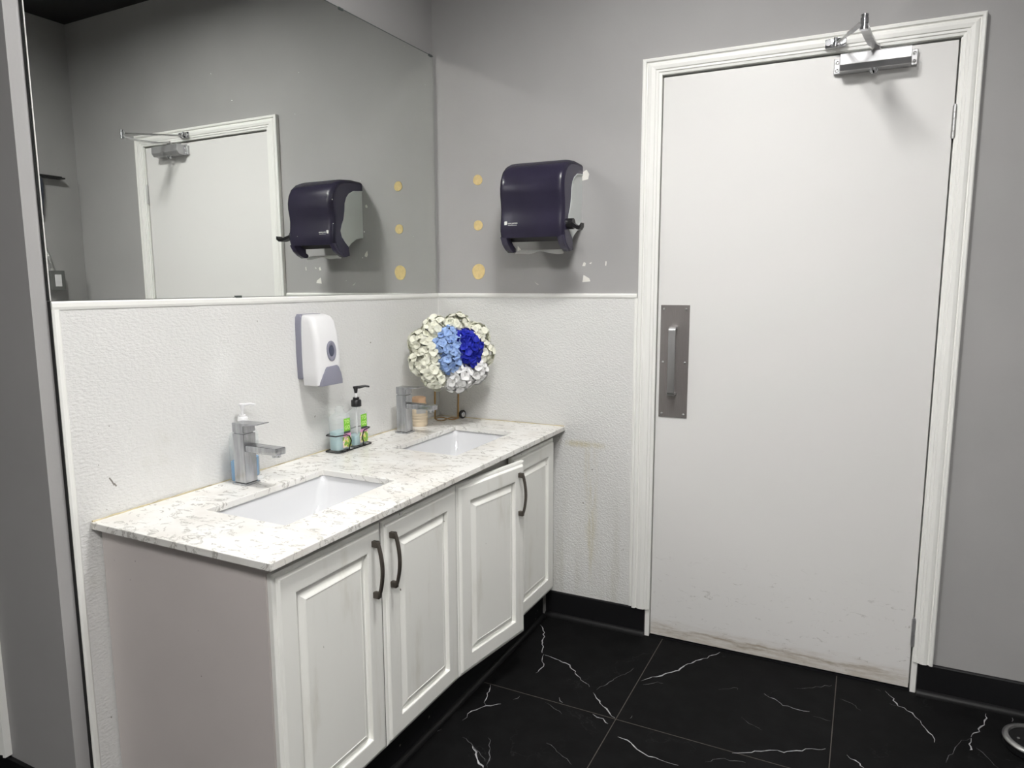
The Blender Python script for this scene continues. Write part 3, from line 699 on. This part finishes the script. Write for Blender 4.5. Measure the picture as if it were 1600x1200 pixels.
# side cheek of the lower window, running down to the lip
for sgn in (-1, 1):
    poly = [(.190, 1.4985), (.172, 1.472), (.150, 1.456), (.126, 1.446), (.105, 1.449), (.105, 1.462), (.128, 1.470), (.152, 1.490), (.165, 1.51)]
    prism(bm, [(o_, z_-Z0) for o_, z_ in poly], lambda u, v, w, s=sgn: (s*w, -u, v), HW-.026, HW-.002, .0015)
obj('cover', bm, M_smoke, td, smooth_=50)
bm = bmesh.new()
poly = [(0, 1.7285), (.060, 1.7215), (.0885, 1.7075), (.1035, 1.6915), (.1135, 1.6685), (.1175, 1.635), (.1255, 1.600), (.1375, 1.577), (.1455, 1.553), (.1385, 1.527), (.1215, 1.508), (.098, 1.488), (.080, 1.505), (.046, 1.524), (.008, 1.531), (0, 1.532)]
for sgn in (-1, 1):
    prism(bm, [(o_, z_-Z0) for o_, z_ in poly], lambda u, v, w, s=sgn: (s*w, -u, v), HW-.012, HW-.003)
    rim = [(0, 1.727), (.060, 1.7205), (.0885, 1.7065), (.1035, 1.6905), (.1135, 1.6675), (.1175, 1.634), (.1255, 1.5995), (.1375, 1.577), (.1455, 1.553), (.138, 1.527)]
    tube(bm, [(sgn*(HW-.002), -o_, z_-Z0) for o_, z_ in rim], .0032, 8)
box(bm, -HW+.012, HW-.012, -.012, 0, 1.540-Z0, 1.735-Z0)
obj('housing', bm, M_ltgrey, td, smooth_=40)['label'] = 'pale grey plastic housing'
bm = bmesh.new()
prism(bm, [(.02, 1.735), (.10, 1.735), (.150, 1.69), (.160, 1.60), (.150, 1.51), (.118, 1.485), (.02, 1.54)], lambda u, v, w: (w, -u, v-Z0), -HW+.014, HW-.014); obj('inner_roll_box', bm, M_smokein, td)
bm = bmesh.new(); b = bmesh.new(); rows = []
for k in range(25):
    y = -HW+.028+(2*HW-.056)*k/24; wv = .008*math.exp(-((y)/.03)**2)+.002*math.sin(y*60)
    rows.append([b.verts.new((y, -o_, z_-Z0)) for o_, z_ in ((.120+wv*.3, 1.4405+wv), (.119+wv*.3, 1.4415+wv), (.112, 1.4495), (.09, 1.4555), (.07, 1.458))])
for r0, r1 in zip(rows, rows[1:]):
    for k in range(4): b.faces.new((r0[k], r0[k+1], r1[k+1], r1[k]))
bmesh.ops.solidify(b, geom=b.faces[:], thickness=.0015); merge(bm, b); obj('paper_lip', bm, M_paper, td, smooth_=60)
bm = bmesh.new()
cyl(bm, (HW-.004, -.150, 1.540-Z0), (HW+.022, -.150, 1.540-Z0), .019, 20)
pts = [(HW+.014, -.150, 1.541), (HW+.030, -.158, 1.533), (HW+.046, -.168, 1.524), (HW+.058, -.176, 1.523), (HW+.066, -.182, 1.532)]
b = bmesh.new(); loops = []
for i, (a, o_, z_) in enumerate(pts):
    loops.append([(a, o_-.016, z_-Z0-.0065), (a, o_+.016, z_-Z0-.0065), (a, o_+.016, z_-Z0+.0065), (a, o_-.016, z_-Z0+.0065)])
b.free(); loft(bm, loops); obj('feed_lever', bm, M_blackpl, td, smooth_=50)
def onfront(x, y, z): return (x, -(.1985+z), y)
bm = text_bm('SAN JAMAR', .0075, lambda x, y, z: (-.088+x, -.1962-z, .0985+y)); lt = obj('logo_lettering', bm, M_paper, td)
bm = bmesh.new(); prism(bm, [(0, 0), (.008, 0), (.010, .003), (.010, .013), (.002, .013), (0, .010)], lambda u, v, w: (-.101+u, -w, .096+v), .1945, .1968); box(bm, -.087, -.052, -.1966, -.1945, .0935, .0945); obj('logo_mark', bm, M_paper, td)

# ------------------------------------------------------------------ dried adhesive dots
for z, rw, rh, lab in ((1.737, .0205, .0205, 'topmost of the three yellow adhesive dots on the grey wall'), (1.5625, .0200, .0205, 'middle of the three yellow adhesive dots on the grey wall'), (1.382, .0285, .0315, 'lowest and largest of the three yellow adhesive dots on the grey wall')):
    bm = bmesh.new(); loops = []
    for f, h in ((1.0, 0), (1.0, .0012), (.94, .0022), (.88, .0016), (.5, .0019)):
        loops.append([(rw*f*(1+.04*math.sin(3*a+z*9))*math.cos(a), -h, rh*f*(1+.04*math.sin(2*a+z*5))*math.sin(a)) for a in [2*PI*k/28 for k in range(28)]])
    loft(bm, loops)
    o = tag(obj('adhesive_dot', bm, M_yellow, smooth_=50), lab, 'adhesive dot', 'yellow adhesive dots'); o.location = backpt(.1895, .0002, z); o.rotation_euler = (0, 0, A)

# ------------------------------------------------------------------ door closer
dc = thing('door_closer', 'silver hydraulic door closer with folding arm at the top of the white door', 'door closer', tuple(backpt(1.5615, -.0018, 1.968)), A)
bm = bmesh.new(); prism(bm, [(0, .001), (.046, .001), (.058, .016), (.058, .0465), (.051, .0505), (0, .0505)], lambda u, v, w: (w, -u, v), -.0955, .0955, .0012); obj('body', bm, M_alu, dc)
for s in (-1, 1):
    bm = bmesh.new(); box(bm, min(s*.0955, s*.1135), max(s*.0955, s*.1135), -.014, 0, .002, .048, .0025); br = obj('mounting_bracket', bm, M_alu, dc)
    for z in (.013, .036):
        bm = bmesh.new(); lathe(bm, [(0, .001), (.003, .001), (.0045, .0022), (.006, .002), (.006, -.001), (0, -.001)], M=Matrix.Translation((s*.1045, -.014, z)) @ Matrix.Rotation(PI/2, 4, 'X'), seg=14); obj('screw', bm, M_screw, br, smooth_=40)
bm = bmesh.new(); lathe(bm, [(0, -.0105), (.008, -.010), (.0125, -.003), (.0135, .004), (.0135, .0055), (0, .0055)], c=(-.002, -.030, -.003), seg=20); obj('pinion_cap', bm, M_chrome, dc, smooth_=40)
def dl(s, o_, z): return Vector((s-1.5615, -o_-.0018, z-1.968))
def flatbar(bm, pts, w, t):               # a flat bar lying level, swept along pts
    loops = []; pts = [Vector(p) for p in pts]
    for i, p in enumerate(pts):
        d = (pts[min(i+1, len(pts)-1)]-pts[max(i-1, 0)]); d.z = 0; d.normalize(); u = Vector((-d.y, d.x, 0))
        loops.append([p+u*w/2-Vector((0,0,t/2)), p-u*w/2-Vector((0,0,t/2)), p-u*w/2+Vector((0,0,t/2)), p+u*w/2+Vector((0,0,t/2))])
    loft(bm, loops)
bm = bmesh.new(); cyl(bm, dl(1.563, .026, 2.017), dl(1.563, .026, 2.040), .0095, 18)
flatbar(bm, [dl(1.566, .014, 2.030), dl(1.563, .026, 2.030), dl(1.559, .050, 2.030), dl(1.552, .10, 2.020), dl(1.540, .20, 2.012), dl(1.529, .292, 2.010)], .022, .006); obj('main_arm', bm, M_steel, dc, smooth_=30)
bm = bmesh.new(); J = dl(1.528, .292, 0)
for z0, z1, r in ((2.004, 2.012, .011), (2.012, 2.020, .009), (2.020, 2.034, .0105), (2.034, 2.037, .008), (2.037, 2.043, .0095)):
    cyl(bm, (J.x, J.y, z0-1.968), (J.x, J.y, z1-1.968), r, 18)
obj('elbow_joint', bm, M_chrome, dc, smooth_=40)
bm = bmesh.new(); p0, p1 = dl(1.528, .292, 2.027), dl(1.452, .026, 2.056); mid = p0.lerp(p1, .52)
flatbar(bm, [p0, p0.lerp(p1, .5)], .014, .006); tube(bm, [p0.lerp(p1, .45), p0.lerp(p1, .56)], .0052, 8); tube(bm, [p0.lerp(p1, .5), p1], .0042, 10); obj('forearm', bm, M_steel, dc, smooth_=40)
bm = bmesh.new(); c = dl(1.450, .0, 2.060)
box(bm, c.x-.030, c.x+.030, c.y-.0230, c.y-.0165, -.014+c.z, .014+c.z, .003); 
for s in (-1, 1): cyl(bm, (c.x+s*.020, c.y-.022, c.z), (c.x+s*.020, c.y-.034, c.z), .0095, 16)
cyl(bm, (c.x, c.y-.030, c.z-.013), (c.x, c.y-.030, c.z+.013), .006, 14); obj('frame_shoe', bm, M_chrome, dc, smooth_=40)

# ------------------------------------------------------------------ bottles and caddy
def pump_parts(t, zb, col, turn, s=1.0, neckr=.0125):
    bm = bmesh.new(); lathe(bm, [(0, zb), (.0155*s, zb), (.0155*s, zb+.017*s), (.0135*s, zb+.020*s), (.0095*s, zb+.0205*s), (.0095*s, zb+.027*s), (0, zb+.027*s)], seg=24); obj('pump_collar', bm, col, t, smooth_=40)
    bm = bmesh.new(); cyl(bm, (0, 0, zb+.026*s), (0, 0, zb+.044*s), .0035*s, 12); obj('pump_stem', bm, M_whitepl, t)
    bm = bmesh.new(); lathe(bm, [(0, zb+.040*s), (.0042*s, zb+.040*s), (.0062*s, zb+.052*s), (.0085*s, zb+.058*s), (.0085*s, zb+.0605*s), (0, zb+.061*s)], seg=18)
    d = Vector((math.cos(turn), math.sin(turn), 0))
    tube(bm, [Vector((0, 0, zb+.057*s))-d*.006*s, Vector((0, 0, zb+.058*s))+d*.012*s, Vector((0, 0, zb+.0605*s))+d*.028*s, Vector((0, 0, zb+.058*s))+d*.041*s], [.0045*s, .0045*s, .0036*s, .0026*s], 12); obj('pump_head', bm, col, t, smooth_=60)
def gel_bottle(loc, rz, label, pump, level):
    t = thing('soap_bottle', label, 'soap bottle', loc, rz, 'square hand soap bottles in the wire caddy')
    w, d, h = .070, .044, .118
    def sec(ww, dd, r, z): return [(px, py, z) for px, py in rrect(dd, ww, r, 4)]
    bm = bmesh.new()
    loft(bm, [sec(w-.006, d-.006, .010, 0), sec(w, d, .011, .003), sec(w, d, .011, h-.012), sec(w-.004, d-.003, .011, h-.006), sec(w-.018, d-.012, .012, h), sec(.034, .032, .0155, h+.004), sec(.027, .027, .0134, h+.006), sec(.027, .027, .0134, h+.012), sec(.030, .030, .0149, h+.013), sec(.030, .030, .0149, h+.0155), sec(.025, .025, .0124, h+.016), sec(.025, .025, .0124, h+.026)], cap1=False)
    obj('bottle', bm, M_clear, t, smooth_=50)
    bm = bmesh.new(); loft(bm, [sec(w-.007, d-.007, .009, .0022), sec(w-.004, d-.004, .010, .005), sec(w-.004, d-.004, .010, level)]); obj('liquid', bm, M_aqua, t, smooth_=50)
    lx = d/2+.0006
    bm = bmesh.new(); box(bm, lx-.0004, lx, -.006, .0245, .062, .104); lb = obj('label_panel', bm, M_green, t)
    bm = bmesh.new(); box(bm, lx-.0004, lx+.0001, -.006, .0245, .054, .062); obj('band', bm, M_dkgreen, lb)
    bm = bmesh.new(); box(bm, lx-.0004, lx+.0001, -.010, .0265, .043, .054); obj('pink_band', bm, M_pink, lb)
    bm = bmesh.new(); box(bm, lx-.0004, lx, -.014, .0285, .008, .043); obj('fruit_picture', bm, M_label, lb)
    pale = mat('pale_lime_print', srgb(214, 238, 160), .5)
    for txt, zz in (('TO', .087), ('GO', .068)):
        bm = text_bm(txt, .0175, lambda x, y, z, zz=zz: (lx+.0002+z, -.0035+x, zz+y)); obj('lettering', bm, pale, lb)
    if pump:
        bm = bmesh.new(); cyl(bm, (0, 0, .012), (0, 0, h+.03), .0028, 8); obj('dip_tube', bm, M_whitepl, t)
        pump_parts(t, h+.013, M_blackpl, .75, 1.12)
    return t
gel_bottle((.050, -.6955, HC+.0052), 0, 'open clear soap bottle without a pump, in the wire caddy', False, .062)
gel_bottle((.050, -.6080, HC+.0052), 0, 'clear soap bottle with a black pump, in the wire caddy', True, .034)
cad = thing('wire_caddy', 'black wire caddy holding two soap bottles on the worktop', 'caddy', (.050, -.652, HC))
x0, x1, y0, y1 = -.027, .027, -.085, .085
bm = bmesh.new(); tube(bm, [(px, py, .0036) for px, py in rrect(.060, .176, .012, 4)], .0021, 8, closed=True)
for yy in (-.06, -.03, 0, .03, .06): tube(bm, [(-.030, yy, .0036), (.030, yy, .0036)], .0012, 6)
obj('base_wire', bm, M_wire, cad, smooth_=60)
for yy in (-.045, .045):
    for s in (-1, 1):
        bm = bmesh.new(); bmesh.ops.create_uvsphere(bm, u_segments=12, v_segments=8, radius=.0035, matrix=Matrix.Translation((s*.029, yy, .0035))); obj('foot', bm, M_wire, cad, smooth_=60)
for s in (-1, 1):
    bm = bmesh.new(); e = s*.088
    tube(bm, [(.030, s*.036, .004), (.033, s*.036, .018), (.0335, s*.028, .034), (.033, s*.036, .052), (.029, s*.046, .0565), (.026, s*.075, .058), (.020, e, .0575), (-.020, e, .0575), (-.026, s*.075, .058), (-.0275, s*.046, .056), (-.028, s*.036, .05), (-.0285, s*.036, .004)], .0020, 8); obj('holder_wire', bm, M_wire, cad, smooth_=60)
# blue liquid soap bottle behind the near tap
bs = thing('soap_bottle', 'flat clear pump bottle of blue soap behind the near tap', 'soap bottle', (.0275, -1.077, HC+.0003))
OV = Matrix.Diagonal((.92, 2.0, 1, 1))
bm = bmesh.new(); lathe(bm, [(0, .0005), (.023, .0005), (.0245, .004), (.0245, .118), (.022, .134), (.010, .150), (.0075, .151)], seg=32, M=OV); lathe(bm, [(.0115, .150), (.0115, .162)], seg=24); obj('bottle', bm, M_clear, bs, smooth_=50)
bm = bmesh.new(); lathe(bm, [(0, .0015), (.0222, .0015), (.0232, .005), (.0232, .056), (0, .056)], seg=28, M=OV); obj('liquid', bm, M_blue, bs, smooth_=50)
bm = bmesh.new(); cyl(bm, (0, 0, .01), (0, 0, .165), .0025, 8); obj('dip_tube', bm, M_whitepl, bs)
pump_parts(bs, .158, M_whitepl, .45, .92)
# candle jar behind the far tap
cj = thing('candle_jar', 'peach ribbed candle jar with a copper lid behind the far tap', 'candle', (.046, -.226, HC+.0002))
prof = [(0, 0), (.030, 0), (.031, .003)]
for k in range(4): prof += [(.0325, .006+.0115*k), (.0335, .010+.0115*k), (.0325, .0155+.0115*k), (.0315, .0172+.0115*k)]
prof += [(.0325, .056), (.0325, .078), (.030, .084), (0, .084)]
bm = bmesh.new(); lathe(bm, prof, seg=32); obj('jar', bm, M_wax, cj, smooth_=40)
bm = bmesh.new(); lathe(bm, [(0, .082), (.0285, .082), (.0285, .088), (.0265, .090), (.0265, .104), (.027, .106), (.0265, .111), (.022, .114), (0, .115)], seg=32); obj('lid', bm, M_copper, cj, smooth_=40)
bm = bmesh.new(); b = bmesh.new(); R_ = .0332; rows = [[b.verts.new((R_*math.cos(a), R_*math.sin(a), z)) for a in [math.radians(-75+70*k/8) for k in range(9)]] for z in (.052, .078)]
for k in range(8): b.faces.new((rows[0][k], rows[0][k+1], rows[1][k+1], rows[1][k]))
bmesh.ops.solidify(b, geom=b.faces[:], thickness=.0005); merge(bm, b); obj('paper_label', bm, M_paper, cj)
# stopper in the corner
st = thing('sink_stopper', 'small black rubber stopper lying by the flower stand in the corner', 'stopper', tuple(backpt(.122, .028, HC)))
Rq = Matrix.Translation((0, 0, .0175)) @ Matrix.Rotation(PI/2, 4, 'Y') @ Matrix.Rotation(.25, 4, 'X')
bm = bmesh.new(); lathe(bm, [(0, -.010), (.012, -.010), (.0170, -.004), (.0172, .003), (.011, .004), (0, .004)], seg=24, M=Rq); obj('plug', bm, M_blackpl, st, smooth_=40)
bm = bmesh.new(); lathe(bm, [(0, .0035), (.011, .0035), (.011, .007), (.006, .012), (0, .013)], seg=20, M=Rq); obj('knob', bm, M_chrome, st, smooth_=40)

# ------------------------------------------------------------------ flower arrangement
FC = Vector((.178, -.200, 1.075)); FN = Vector((.62, -.78, .06)).normalized()
fa = thing('flower_arrangement', 'round arrangement of white and blue hydrangeas on a gold wire stand in the corner', 'flower arrangement', (.10, -.115, HC))
fu = Vector((0, 0, 1)).cross(FN).normalized(); fv = FN.cross(fu)      # fu: to the viewer's right, fv: up
def fl(a, c, n): return FC+fu*a+fv*c+FN*n-fa.location
bm = bmesh.new()
F1, F2 = Vector((.046, -.116, HC+.004)), Vector((.122, -.062, HC+.004))
L = lambda p: p-fa.location
up = Vector((.020, -.024, .24)); fwd = Vector((.58, -.81, 0)); z2 = Vector((0, 0, .0032))
for k, bow in ((0, .030), (1, -.030)):
    o_ = fwd*(.006*k)+(F2-F1).normalized()*.002*k
    m_ = (F1+F2)/2
    mid = [F1.lerp(F2, t)+fwd*(bow*math.sin(2*PI*t)) for t in (.12, .25, .38, .5, .62, .75, .88)]
    tube(bm, [L(F1+o_+up), L(F1+o_+Vector((0, 0, .016))), L(F1+o_*.8+Vector((0, 0, .004)))]+[L(p+z2*(.2+k)) for p in mid]+[L(F2+o_*.8+Vector((0, 0, .004))), L(F2+o_+Vector((0, 0, .016))), L(F2+o_+up)], .0023, 8)
obj('wire_stand', bm, M_gold, fa, smooth_=60)
bm = bmesh.new(); loops = []
for f, n in ((.3, -.055), (.8, -.045), (1.0, -.01), (.9, .03), (.4, .05)):
    loops.append([fl(.110*f*math.cos(a), .090*f*math.sin(a), n) for a in [2*PI*k/20 for k in range(20)]])
loft(bm, loops); obj('flower_base', bm, M_foam, fa, smooth_=60)
def petal(b, c, d, up, size):              # one cupped round petal from c towards d
    d = d.normalized(); s = d.cross(up).normalized(); up = s.cross(d)
    g = []
    for i in range(4):
        t = i/3; wd = (.25, .62, .66, .32)[i]*size
        row = []
        for j_ in (-1, 0, 1):
            curl = .16*size*math.sin(t*PI*.9)+(.22*t*t*size)*-.6+rnd.uniform(-.05, .05)*size
            row.append(b.verts.new(c+d*size*t*(.97 if j_ else 1.06)+s*wd*j_+up*(curl+(abs(j_)*.14*size))))
        g.append(row)
    for r0, r1 in zip(g, g[1:]):
        for k in range(2): b.faces.new((r0[k], r0[k+1], r1[k+1], r1[k]))
def head(a, c, n, R_, m, nf, size, squash=1.0, label=None):
    b = bmesh.new(); ctr = fl(a, c, n)
    outward = (fu*a*.9+fv*c*.9+FN*.09).normalized()
    core = bmesh.new(); bmesh.ops.create_icosphere(core, subdivisions=2, radius=R_*.62, matrix=Matrix.Translation(ctr)); merge(b, core)
    for k in range(nf):
        z = 1-2*(k+.5)/nf; ph = k*2.39996; r_ = math.sqrt(1-z*z)
        dirv = Vector((r_*math.cos(ph), r_*math.sin(ph), z))
        if dirv.dot(outward) < -.35: continue
        dirv = (dirv+Vector((rnd.uniform(-.12, .12) for _ in range(3)))).normalized()
        p = ctr+dirv*R_*rnd.uniform(.78, .95); t1, t2 = frame_of(dirv); roll = rnd.uniform(0, PI)
        for q in range(4):
            an = roll+q*PI/2+rnd.uniform(-.2, .2)
            petal(b, p, t1*math.cos(an)+t2*math.sin(an)+dirv*rnd.uniform(.2, 1.0), dirv, size*rnd.uniform(.85, 1.3))
    o = obj('flower_head', b, m, fa, smooth_=80)
    if label: o['label'] = label
for k in range(9):                          # ring of creamy white heads
    an = math.radians(78+k*40); 
    a, c = .116*math.cos(an), .098*math.sin(an)
    m = M_pet_p if 265 < (math.degrees(an) % 360) < 320 else M_pet_w
    head(a, c, .012 if math.sin(an) > -.3 else .025, .049, m, 46, .017)
head(-.075, .01, .040, .044, M_pet_w, 40, .017)
head(.032, -.085, .045, .046, M_pet_p, 44, .018, label='pure white flower head')
head(-.075, -.065, .035, .044, M_pet_w, 40, .018)
for a, c, n in ((-.012, .062, .050), (-.030, .030, .060), (-.002, .010, .068), (-.010, -.035, .062), (.006, .040, .055)):
    head(a, c, n, .036, M_pet_l, 34, .016, label='pale blue flower head')
for a, c, n in ((.055, .048, .052), (.075, .020, .050), (.046, .014, .060), (.062, -.014, .052), (.036, .052, .050)):
    head(a, c, n, .036, M_pet_b, 34, .017, label='royal blue flower head')

# ------------------------------------------------------------------ chrome-rimmed base on the floor at the right
fb = thing('round_stand_base', 'round black stand base with a chrome rim on the floor at the right edge', 'stand base', (2.095, -.150, 0))
bm = bmesh.new(); lathe(bm, [(0, .0004), (.078, .0004), (.082, .004), (.082, .022), (.076, .027), (.068, .024), (0, .020)], seg=48); obj('base_disc', bm, M_shoe, fb, smooth_=40)
bm = bmesh.new(); lathe(bm, [(.069, .0255), (.0835, .0225), (.0855, .025), (.0845, .029), (.078, .0335), (.071, .0325), (.069, .0255)], seg=56); obj('rim', bm, M_steel, fb, smooth_=50)['label'] = 'chrome rim'
bm = bmesh.new(); lathe(bm, [(0, .024), (.004, .0235), (.005, .0205)], c=(-.045, .004, 0), seg=12); obj('screw', bm, M_screw, fb, smooth_=40)

# ------------------------------------------------------------------ things on the right wall, seen in the mirror
hd = thing('hand_dryer', 'dark hand dryer with a wide top plate on the right wall, seen in the mirror', 'hand dryer', (XR-.0005, -.31, 1.695))
bm = bmesh.new(); loops = []
for z, w, d in ((0, .24, .035), (.01, .26, .045), (.12, .28, .052), (.19, .28, .050), (.2055, .27, .045)):
    loops.append([(-x, y, z) for x, y in [(0, -w/2), (d-.012, -w/2), (d, -w/2+.015), (d, w/2-.015), (d-.012, w/2), (0, w/2)]])
loft(bm, loops); obj('casing', bm, M_dryer, hd)
bm = bmesh.new(); box(bm, -.050, 0, -.27, .252, .206, .2135, .001); box(bm, -.042, 0, -.27, .240, .2135, .219, .001); obj('top_plate', bm, M_blackpl, hd)
jb = thing('switch_box', 'grey steel switch box with a flexible conduit on the right wall, seen in the mirror', 'electrical box', (XR-.0005, -.146, 1.31))
bm = bmesh.new(); box(bm, -.05, 0, -.036, .036, 0, .103, .003); obj('box', bm, M_galv, jb)
bm = bmesh.new(); box(bm, -.053, -.0505, -.037, .037, -.001, .104, .001); obj('face_plate', bm, M_galv, jb)
bm = bmesh.new(); box(bm, -.056, -.0532, -.017, .017, .020, .083, .001); obj('rocker_switch', bm, M_whitepl, jb)
bm = bmesh.new(); cyl(bm, (-.03, -.036, .070), (-.03, -.058, .072), .010, 14); cyl(bm, (-.03, -.058, .072), (-.03, -.064, .072), .013, 6); obj('connector', bm, M_galv, jb)
bm = bmesh.new(); P = [(-.03, -.012, .102), (-.03, -.013, .12), (-.03, -.017, .145), (-.03, -.025, .18), (-.03, -.040, .22), (-.03, -.058, .25), (-.03, -.09, .28), (-.03, -.13, .31)]
fine = []
for a, c in zip(P, P[1:]):
    for k in range(14): fine.append(Vector(a).lerp(Vector(c), k/14))
tube(bm, fine, [.0105 if k % 2 else .0085 for k in range(len(fine))], 10); cyl(bm, (-.03, -.012, .100), (-.03, -.012, .116), .012, 14); obj('flexible_conduit', bm, M_flex, jb)

# ------------------------------------------------------------------ ceiling lights
for i, ((x, y), (w, d), e) in enumerate(LIGHTS):
    cl = thing('ceiling_light', ('square ceiling light panel over the sinks and door', 'square ceiling light panel behind the viewer')[i], 'ceiling light', (x, y, CEIL-.001))
    t = .004; R = RECESS
    bm = bmesh.new()
    for q in (-1, 1):
        box(bm, min(q*w/2, q*(w/2-t)), max(q*w/2, q*(w/2-t)), -d/2+.0005, d/2-.0005, .002, R+.04); box(bm, -w/2+t, w/2-t, min(q*(d/2-.0005), q*(d/2-t)), max(q*(d/2-.0005), q*(d/2-t)), .002, R+.04)
    box(bm, -w/2+t, w/2-t, -d/2+t, d/2-t, R+.03, R+.04)
    obj('light_frame', bm, M_blackpl, cl)
    bm = bmesh.new(); box(bm, -w/2+t+.001, w/2-t-.001, -d/2+t+.001, d/2-t-.001, R, R+.008)
    obj('diffuser', bm, mat('lit_diffuser_%d' % i, (.8, .8, .8, 1), .5, emit=((1, .985, .965, 1), e)), cl)
